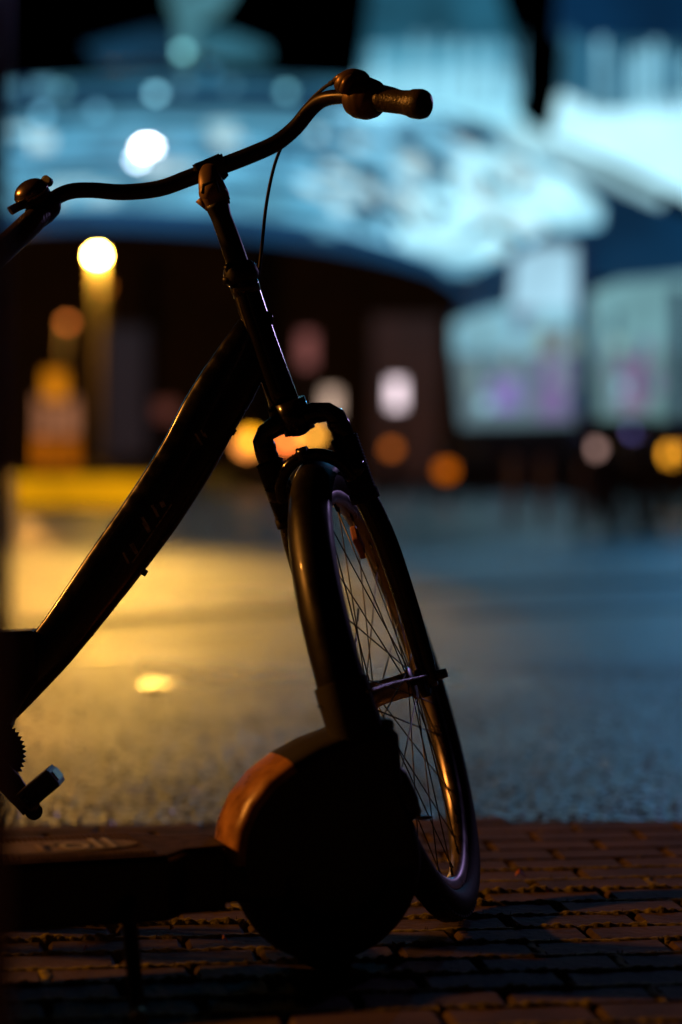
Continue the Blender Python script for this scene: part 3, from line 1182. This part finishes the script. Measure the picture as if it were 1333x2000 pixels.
part('roof_beam', glow('navy_gap', (6, 48, 78), 1), [(880, 205), (978, 240), (972, 285), (915, 262)], 44.3, .3)
# two sails in the upper right, their light gradient painted in glowing bands
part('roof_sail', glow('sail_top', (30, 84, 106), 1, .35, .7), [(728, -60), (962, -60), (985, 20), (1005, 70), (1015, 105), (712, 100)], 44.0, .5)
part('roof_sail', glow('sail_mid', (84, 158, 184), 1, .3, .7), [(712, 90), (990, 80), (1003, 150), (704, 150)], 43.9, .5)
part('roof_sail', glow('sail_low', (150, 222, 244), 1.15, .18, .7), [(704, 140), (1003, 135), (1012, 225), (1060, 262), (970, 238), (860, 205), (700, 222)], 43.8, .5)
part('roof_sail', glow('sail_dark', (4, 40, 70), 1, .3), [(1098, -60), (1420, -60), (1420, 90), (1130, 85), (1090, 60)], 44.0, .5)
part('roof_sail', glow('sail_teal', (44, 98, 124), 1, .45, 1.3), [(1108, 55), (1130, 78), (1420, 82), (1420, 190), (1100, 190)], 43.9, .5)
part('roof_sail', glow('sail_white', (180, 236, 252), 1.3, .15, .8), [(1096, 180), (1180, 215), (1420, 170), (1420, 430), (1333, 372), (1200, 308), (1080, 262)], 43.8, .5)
part('roof_strip', glow('strip_light', (165, 218, 232), 1, .2), [(985, 240), (1060, 255), (1090, 285), (1300, 385), (1290, 402), (1110, 325), (1060, 300), (990, 290)], 43.5, .3)
part('roof_beam', glow('navy_beam', (6, 46, 76), 1, .3), [(1060, 300), (1110, 322), (1290, 402), (1420, 440), (1420, 560), (1150, 545), (1130, 470), (1050, 455), (1175, 440), (1180, 400)], 43.6, .3)
part('roof_beam', glow('navy_beam', (6, 46, 76), 1), [(930, 528), (1010, 490), (1060, 455), (1150, 480), (1150, 545), (1000, 560), (980, 600), (885, 618), (925, 580)], 43.4, .3)
# dark top left with mast and wings, faint floodlight painted as glow
part('roof_wing', glow('wing_blue', (14, 58, 84), 1, .3), [(165, 90), (300, 52), (350, 62), (350, 124), (200, 125)], 47.0, .3)
part('roof_wing', glow('wing_teal', (44, 98, 116), 1, .3), [(380, 55), (450, 62), (522, 90), (525, 112), (440, 118), (390, 105)], 47.0, .3)
part('roof_mast', glow('mast_teal', (70, 125, 138), 1, .3), [(325, -40), (470, -40), (430, 22), (385, 40), (375, 120), (345, 120), (345, 35), (330, 10)], 46.8, .3)

# dark lower hall under the roof
wallm = mat('dark_brick_wall', (.03, .016, .012), .85, noise=.4, nscale=1.5)
wallb = MB()
wallb.prism([(-60, 95, -.03), (60, 95, -.03), (60, 95, 12.0), (-60, 95, 12.0)], (0, 1.0, 0))
wl = wallb.build('hall_wall', wallm, hall)
# lit facade at the right
part('facade_glass', glow('facade_pale', (124, 178, 196), 1, .2, .8), [(888, 628), (930, 612), (1010, 590), (1130, 575), (1130, 690), (888, 690)], 43.0, .3)
part('facade_glass', glow('facade_top', (166, 214, 236), 1, .15, .8), [(1010, 500), (1060, 478), (1128, 480), (1132, 600), (1000, 600)], 42.8, .3)
part('facade_glass', glow('facade_grey', (98, 124, 134), 1, .2, .8), [(890, 690), (1130, 690), (1128, 826), (905, 832)], 43.0, .3)
part('facade_poster', glow('poster_violet', (134, 118, 190), 1), [(955, 735), (1015, 735), (1015, 800), (955, 800)], 42.6, .1)
part('facade_poster', glow('poster_mauve', (118, 104, 150), 1), [(1050, 700), (1112, 700), (1112, 815), (1050, 815)], 42.6, .1)
part('facade_poster', glow('poster_olive', (126, 138, 120), 1), [(1050, 640), (1112, 640), (1112, 690), (1050, 690)], 42.6, .1)
part('facade_column', glow('column_navy', (14, 34, 62), 1), [(1128, 470), (1156, 470), (1156, 850), (1128, 850)], 42.4, .4)
part('facade_glass', glow('facade_teal', (112, 160, 168), 1, .2, .8), [(1160, 570), (1210, 550), (1420, 530), (1420, 690), (1160, 690)], 43.0, .3)
part('facade_glass', glow('facade_teal_low', (98, 134, 136), 1, .2, .8), [(1160, 690), (1420, 690), (1420, 815), (1172, 825)], 43.0, .3)
part('facade_poster', glow('poster_pink', (132, 100, 140), 1), [(1215, 700), (1262, 700), (1262, 800), (1215, 800)], 42.6, .1)
part('facade_column', glow('column_navy', (14, 34, 62), 1), [(1318, 560), (1345, 560), (1345, 850), (1318, 850)], 42.4, .4)
part('facade_base', mat('facade_base', (.02, .022, .03), .6), [(880, 832), (1420, 826), (1420, 962), (880, 962)], 43.2, .5)


for i in range(34):
    x = rq.uniform(895, 1290)
    if 1118 < x < 1160:
        continue
    y = rq.uniform(600, 790)
    wx, hy = rq.uniform(8, 26), rq.uniform(14, 60)
    cc = rq.choice([(70, 110, 128), (150, 205, 222), (60, 90, 104), (120, 140, 150), (90, 100, 130), (140, 170, 165), (104, 96, 136)])
    part('facade_window', glow('facade_tone_%d_%d' % (cc[0], cc[1]), cc, 1), [(x, y), (x + wx, y), (x + wx, y + hy), (x, y + hy)], 42.55 - .004 * i, .08)
# lamps on the roof and about the square
def lamp(name, px, py, d, r, rgb, strength, label, cat='lamp', group=None, pole=False, sample=False, mn=None):
    c = W(px, py, d)
    m_ = glow(mn or ('lamp_light_%d_%d_%d_%d' % (*rgb, int(strength * 10))), rgb, strength, sample=sample)
    t = thing(name, label, cat, (c.x, c.y, -.03 if pole else c.z), group)
    b_ = MB()
    b_.ball(c, (r, r, r * .75))
    b_.build('bulb', m_, t)
    b_ = MB()
    b_.tube([c + Z * r * .72, c + Z * r * 1.15], [r * 1.15, r * .35], seg=20)
    b_.build('lamp_cap', satin, t)
    if pole:
        b_ = MB()
        b_.tube([(c.x, c.y + r * 1.3, -.03), (c.x, c.y + r * 1.3, c.z + r)], [.16, .12], seg=16)
        b_.tube([(c.x, c.y + r * 1.3, -.03), (c.x, c.y + r * 1.3, .25)], [.22, .2], seg=16)
        b_.tube([(c.x, c.y + r * 1.3, c.z + r), (c.x, c.y, c.z + r * 1.1)], .05, seg=12)
        b_.build('pole', mat('lamp_pole_grey', (.11, .09, .07), .5, noise=.2), t)
    return t


lamp('floodlight', 288, 294, 45, .17, (235, 245, 255), 45, 'brilliant white floodlight on the glowing curved roof above the bicycle stem', 'floodlight', 'floodlights on the roof')
lamp('floodlight', 268, 312, 44.5, .08, (200, 225, 245), 14, 'faint secondary floodlight just below the brilliant white one', 'floodlight', 'floodlights on the roof')
for (x, y, rgb, k, lab) in ((305, 182, (120, 185, 205), 5, 'pale cyan lamp on the upper roof ring above the white floodlight'),
                            (83, 222, (90, 150, 178), 4, 'dim cyan lamp at the far left of the roof ring'),
                            (190, 216, (84, 142, 168), 3, 'dim cyan lamp on the roof ring left of the floodlight'),
                            (357, 100, (105, 170, 176), 5, 'teal lamp high up on the roof mast'),
                            (410, 140, (30, 70, 92), 5, 'faintest lamp of the roof just below the mast'),
                            (120, 175, (90, 150, 165), 2, 'pale lamp at the left end of the upper roof ring'),
                            (560, 178, (90, 150, 165), 4, 'pale lamp on the upper roof ring above the handlebar bend')):
    lamp('roof_lamp', x, y, 44.6, .10, rgb, k, lab, 'lamp', 'small lamps on the roof ring')

lp = lamp('street_lamp', 190, 499, 78, .13, (255, 190, 62), 1300, 'tall street lamp with a blinding yellow head over the left side of the road', 'street lamp', 'street lamps', pole=True, sample=True)
point_light('added_pole_light', (0, 0, 0), (1, .42, .06), 1300, .1, lp).location = (-1.5, -5.0, 4.6)  # extra point light added before the lamp to brighten its pole
lamp('street_lamp', 131, 630, 70, .12, (190, 100, 40), 7, 'small dim amber street lamp left of the tall yellow one', 'street lamp', 'street lamps', pole=True)
lamp('street_lamp', 205, 560, 85, .12, (120, 62, 12), 8, 'faint brown street lamp far behind the tall yellow one', 'street lamp', 'street lamps', pole=True)


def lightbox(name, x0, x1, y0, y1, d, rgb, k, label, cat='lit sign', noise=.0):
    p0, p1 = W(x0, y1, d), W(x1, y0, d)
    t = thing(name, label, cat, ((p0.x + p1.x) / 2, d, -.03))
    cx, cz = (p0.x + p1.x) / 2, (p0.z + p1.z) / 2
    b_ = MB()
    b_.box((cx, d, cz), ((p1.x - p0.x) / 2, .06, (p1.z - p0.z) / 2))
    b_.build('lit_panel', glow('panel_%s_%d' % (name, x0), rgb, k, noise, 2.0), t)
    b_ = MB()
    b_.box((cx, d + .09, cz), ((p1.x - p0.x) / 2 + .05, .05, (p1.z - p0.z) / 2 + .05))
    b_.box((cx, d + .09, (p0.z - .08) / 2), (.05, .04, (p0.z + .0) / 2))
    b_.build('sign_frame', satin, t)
    return t


lightbox('advertising_sign', 761, 789, 742, 796, 45, (216, 196, 204), 2.6, 'pale pinkish white illuminated sign standing right of the fork crown')
lightbox('advertising_sign', 632, 662, 762, 812, 45, (190, 160, 140), 1.6, 'beige illuminated sign right above the fork crown')
lightbox('advertising_sign', 585, 615, 650, 715, 50, (130, 75, 70), 1.0, 'dull pink illuminated sign right of the head tube')
lightbox('advertising_sign', 305, 345, 785, 820, 50, (86, 44, 36), 1.0, 'very dim reddish sign left of the bicycle down tube')
lightbox('lit_doorway', 88, 128, 725, 780, 40, (205, 120, 14), 1.0, 'tall orange lit doorway panel left of the street lamp pole', 'lit doorway', .3)
lightbox('kiosk_window', 70, 150, 775, 850, 41, (150, 96, 66), 1.0, 'pale brownish kiosk window under the orange lit panel', 'kiosk window', .3)
lightbox('kiosk_counter', 66, 150, 850, 915, 41.5, (165, 84, 6), 1.0, 'orange lit counter front below the kiosk window', 'kiosk counter', .2)
pl_ = lightbox('glow_strip', 28, 345, 932, 990, 30.4, (216, 146, 4), 1.0, 'long low glowing box added for the saturated yellow lit strip across the left of the square', 'light strip', .35)
lightbox('shop_window', 205, 285, 640, 890, 58, (26, 20, 24), 1.0, 'dim grey shop window right of the street lamp pole', 'shop window', .2)
lightbox('shop_window', 730, 860, 620, 930, 58, (38, 16, 8), 1.0, 'dim brown doorway behind the pale sign', 'doorway', .2)


def bollard(x, y, d, r, rgb, k, lab):
    c = W(x, y, d)
    t = thing('bollard_light', lab, 'bollard light', (c.x, d, -.03), 'low lights around the square')
    b_ = MB()
    b_.ball(c, r)
    b_.build('bulb', glow('bollard_%d' % x, rgb, k), t)
    b_ = MB()
    b_.tube([(c.x, d, -.03), (c.x, d, c.z - r * .8)], [.06, .05], seg=14)
    b_.build('bollard_post', satin, t)
    b_ = MB()
    b_.tube([(c.x, d, c.z + r * .8), (c.x, d, c.z + r * 1.2)], [r * 1.2, r * .4], seg=14)
    b_.build('bollard_cap', satin, t)


bollard(765, 876, 40, .10, (190, 96, 26), 1.8, 'dim orange light below the pale pinkish sign')
bollard(872, 918, 34, .12, (225, 110, 6), 1.1, 'deep orange light lowest and right of the fork')
bollard(1103, 848, 45, .09, (200, 110, 80), 4, 'dull salmon light under the mauve poster')
bollard(1161, 876, 30, .09, (190, 150, 140), 2.0, 'pale pink light right of the navy facade column')
bollard(1316, 887, 30, .12, (250, 165, 40), 3.6, 'strong yellow light at the right edge of the picture')
bollard(1240, 842, 30, .08, (60, 56, 100), 6, 'very faint violet light above the parked bicycles')

# car whose lamps glow behind the fork crown
cx0 = W(560, 880, 44).x
car = thing('parked_car', 'dark car with glowing yellow and orange lamps seen through the gap under the fork crown', 'car', (cx0, 44, -.03))
b = MB()
prof_c = [(-1.0, .30), (-1.0, .75), (-.96, .95), (-.80, 1.02), (-.62, 1.42), (-.45, 1.48), (.45, 1.48), (.62, 1.42), (.80, 1.02), (.96, .95), (1.0, .75), (1.0, .30)]
b.prism([(cx0 + x * .92, 44.0, z - .03) for x, z in prof_c], (0, 4.0, 0))
b.build('body', mat('car_paint', (.02, .015, .012), .3, 0, .5), car, bevel=.08)
b = MB()
b.prism([(cx0 + x * .9, 43.98, z) for x, z in ((-.72, 1.02), (-.56, 1.36), (.56, 1.36), (.72, 1.02))], (0, .06, 0))
b.build('windscreen', mat('car_glass', (.01, .01, .012), .08, 0, .5), car)
for sx in (-1, 1):
    for yy in (44.8, 47.2):
        b = MB()
        b.rev([(.0, -.1), (.30, -.1), (.33, -.06), (.33, .06), (.30, .1), (0, .1)], (cx0 + sx * .82, yy, .30), X, Z, seg=28, closedprof=False)
        b.build('wheel', rubber, car)
for (x, y, rgb, k, r, nm) in ((490, 860, (255, 170, 22), 9, .15, 'headlight'), (482, 868, (205, 120, 50), 9, .17, 'fog_light'), (562, 858, (235, 110, 45), 20, .12, 'indicator'), (610, 850, (225, 150, 50), 12, .12, 'headlight')):
    b = MB()
    b.ball(W(x, y, 43.93), (r, .06, r))
    b.build(nm, glow('carlamp_%d' % x, rgb, k * .6), car)

# parked bicycles at the right
def simple_bike(loc, label):
    t = thing('parked_bicycle', label, 'bicycle', loc, 'bicycles parked on the far side of the square')
    L = Vector(loc)
    dm = mat('dark_bike_frame', (.02, .015, .018), .4)
    for sx in (-.52, .52):
        b_ = MB()
        pr = [(.33 + .018 * math.cos(k * math.pi / 4), .018 * math.sin(k * math.pi / 4)) for k in range(8)]
        b_.rev(pr, L + X * sx + Z * .348, Y, Z, seg=40)
        for k in range(10):
            a = k * math.pi / 5
            b_.tube([L + X * sx + Z * .348, L + X * sx + Z * .348 + Vector((math.cos(a), 0, math.sin(a))) * .33], .002, seg=5)
        b_.build('wheel', rubber, t)
    b_ = MB()
    A, B_, C_, H_ = L + Vector((-.52, 0, .348)), L + Vector((-.08, 0, .30)), L + Vector((-.24, 0, .85)), L + Vector((.40, 0, .80))
    for p, q in ((A, B_), (B_, C_), (A, C_), (B_, H_), (C_, H_)):
        b_.tube([p, q], .018, seg=10)
    b_.tube([L + Vector((.37, 0, .92)), H_, L + Vector((.52, 0, .348))], .018, seg=10)
    b_.build('frame', dm, t)
    b_ = MB()
    b_.tube([L + Vector((-.38, 0, .97)), L + Vector((-.26, 0, .97)), L + Vector((-.12, 0, .96))], [.08, .06, .02], seg=12)
    b_.tube([C_, L + Vector((-.27, 0, .95))], .014, seg=8)
    b_.build('saddle', rubber, t)
    b_ = MB()
    b_.tube([L + Vector((.30, -.28, 1.04)), L + Vector((.38, -.12, 1.02)), L + Vector((.38, .12, 1.02)), L + Vector((.30, .28, 1.04))], .014, seg=8)
    b_.tube([L + Vector((.37, 0, .92)), L + Vector((.38, 0, 1.02))], .014, seg=8)
    b_.build('handlebar', dm, t)
    return t


spots = [(1195, 22.5, 80, 'parked bicycle seen end on, left of the group at the right of the square'),
         (1232, 22.2, 96, 'middle parked bicycle of the nearest dark group at the right'),
         (1272, 22.8, 72, 'parked bicycle rightmost in the nearest dark group'),
         (1165, 21.5, 70, 'parked bicycle standing leftmost and closest of the dark group at the right'),
         (1300, 21.8, 100, 'parked bicycle cut by the right edge under the strong yellow light'),
         (1010, 38, 85, 'far parked bicycle below the violet poster'),
         (935, 39, 100, 'far parked bicycle at the left end of the lit facade'),
         (1090, 36, 60, 'far parked bicycle under the navy facade column')]
sb = simple_bike((0, 0, 0), 'x')
for i, (x, d, a, lab) in enumerate(spots):
    o = sb if i == 0 else copy_tree(sb)
    o.location = (W(x, 880, d).x, d, -.03)
    o.rotation_euler = (0, 0, R(a))
    o['label'] = lab

bolm = mat('pale_bollard', (.35, .36, .42), .4, noise=.2)
for (x, d, lab) in ((1003, 26, 'pale slim bollard below the violet poster'), (1063, 26.5, 'pale slim bollard left of the navy column, in front of the facade'), (1140, 27, 'pale slim bollard nearest to the dark bicycles')):
    p = W(x, 880, d)
    b = MB()
    b.tube([(p.x, d, -.03), (p.x, d, .62), (p.x, d, .66)], [.05, .05, .02], seg=16, sub=1)
    b.tube([(p.x, d, .50), (p.x, d, .54)], [.055, .055], seg=16, sub=1)
    tag(b.build('bollard', bolm, loc=(p.x, d, -.03)), lab, 'bollard', 'pale bollards on the far side')

# ------------------------------------------------------------------ key light: sodium street lamp to the left, out of frame
KL = Vector((-8.1, 5.5, 4.25))
kl = thing('street_lamp', 'sodium street lamp standing left of the bicycle beyond the picture edge', 'street lamp', (KL.x - .5, KL.y, -.03), 'street lamps')
b = MB()
b.tube([(KL.x - .5, KL.y, -.03), (KL.x - .5, KL.y, 4.6), (KL.x - .2, KL.y, 4.75), (KL.x, KL.y, 4.6)], [.07, .05, .04, .04], seg=16)
b.build('pole', satin, kl)
b = MB()
b.tube([(KL.x, KL.y, 4.65), (KL.x, KL.y, 4.40)], [.05, .24], seg=24)
b.build('lamp_shade', satin, kl)
point_light('sodium_lamp', KL - Vector(kl.location), (1.0, .34, .045), 1600, .16, kl)
# unseen lamp on a long arm, added to throw the golden pool on the road
GL = W(270, 0, 40)
GL.z = 9.3
gx = W(-180, 0, 40).x
gl = thing('street_lamp', 'unseen lamp on a long arm above the picture, added for the golden pool on the road', 'street lamp', (gx, GL.y, -.03), 'street lamps')
b = MB()
b.tube([(gx, GL.y, -.03), (gx, GL.y, 9.6), (gx + .3, GL.y, 9.95), (GL.x, GL.y, 10.0)], [.10, .07, .05, .04], seg=16)
b.build('pole', satin, gl)
b = MB()
b.tube([(GL.x, GL.y, 9.95), (GL.x, GL.y, 9.75)], [.06, .28], seg=24)
b.build('lamp_shade', satin, gl)
rl = point_light('added_road_spot', GL - Vector(gl.location), (1.0, .55, .05), 4300, .16, gl)
ld = bpy.data.lights.new('added_road_spot', 'SPOT')
ld.color, ld.energy, ld.shadow_soft_size, ld.spot_size, ld.spot_blend = (1.0, .54, .09), 7600, .16, R(10.5), 1.0
rl.data = ld
rl.rotation_euler = (Vector((-1.75, 13.6, 0)) - GL).to_track_quat('-Z', 'Y').to_euler()
# unseen cyan spot on a mast, added to turn the right of the road bluer
FL = Vector((6.6, 42, 9.8))
fl_ = thing('floodlight', 'unseen cyan floodlight above the picture, added to tint the road blue', 'floodlight', (FL.x + .6, FL.y, -.03), 'floodlights on the roof')
b = MB()
b.tube([(FL.x + .6, FL.y, -.03), (FL.x + .6, FL.y, 9.9), (FL.x, FL.y, 10.0)], [.035, .03, .03], seg=12, sub=1)
b.build('pole', satin, fl_)
b = MB()
b.box(FL + Z * .12, (.2, .12, .05))
b.build('housing', satin, fl_)
ld = bpy.data.lights.new('added_blue_spot', 'SPOT')
ld.color, ld.energy, ld.shadow_soft_size, ld.spot_size, ld.spot_blend = (.08, .48, 1.0), 1500, .16, R(22), 1.0
o = bpy.data.objects.new('added_blue_spot', ld)
col.objects.link(o)
o.parent = fl_
o.location = FL - Vector(fl_.location)
o.rotation_euler = (Vector((3.2, 13, 0)) - FL).to_track_quat('-Z', 'Y').to_euler()
# violet lamp to the right, out of frame
VL = Vector((4.6, 12.5, 3.3))
vl = thing('street_lamp', 'violet lamp standing right of the square beyond the picture edge', 'street lamp', (VL.x, VL.y, -.03), 'street lamps')
b = MB()
b.tube([(VL.x + .3, VL.y, -.03), (VL.x + .3, VL.y, 3.5), (VL.x, VL.y, 3.6)], [.06, .05, .04], seg=16)
b.build('pole', satin, vl)
b = MB()
b.tube([(VL.x, VL.y, 3.72), (VL.x, VL.y, 3.62)], [.05, .14], seg=24)
b.build('lamp_shade', satin, vl)
point_light('violet_lamp', VL - Vector(vl.location), (.62, .45, 1.0), 95, .24, vl)

for o in sc.objects:
    if '_b' in o:
        del o['_b']
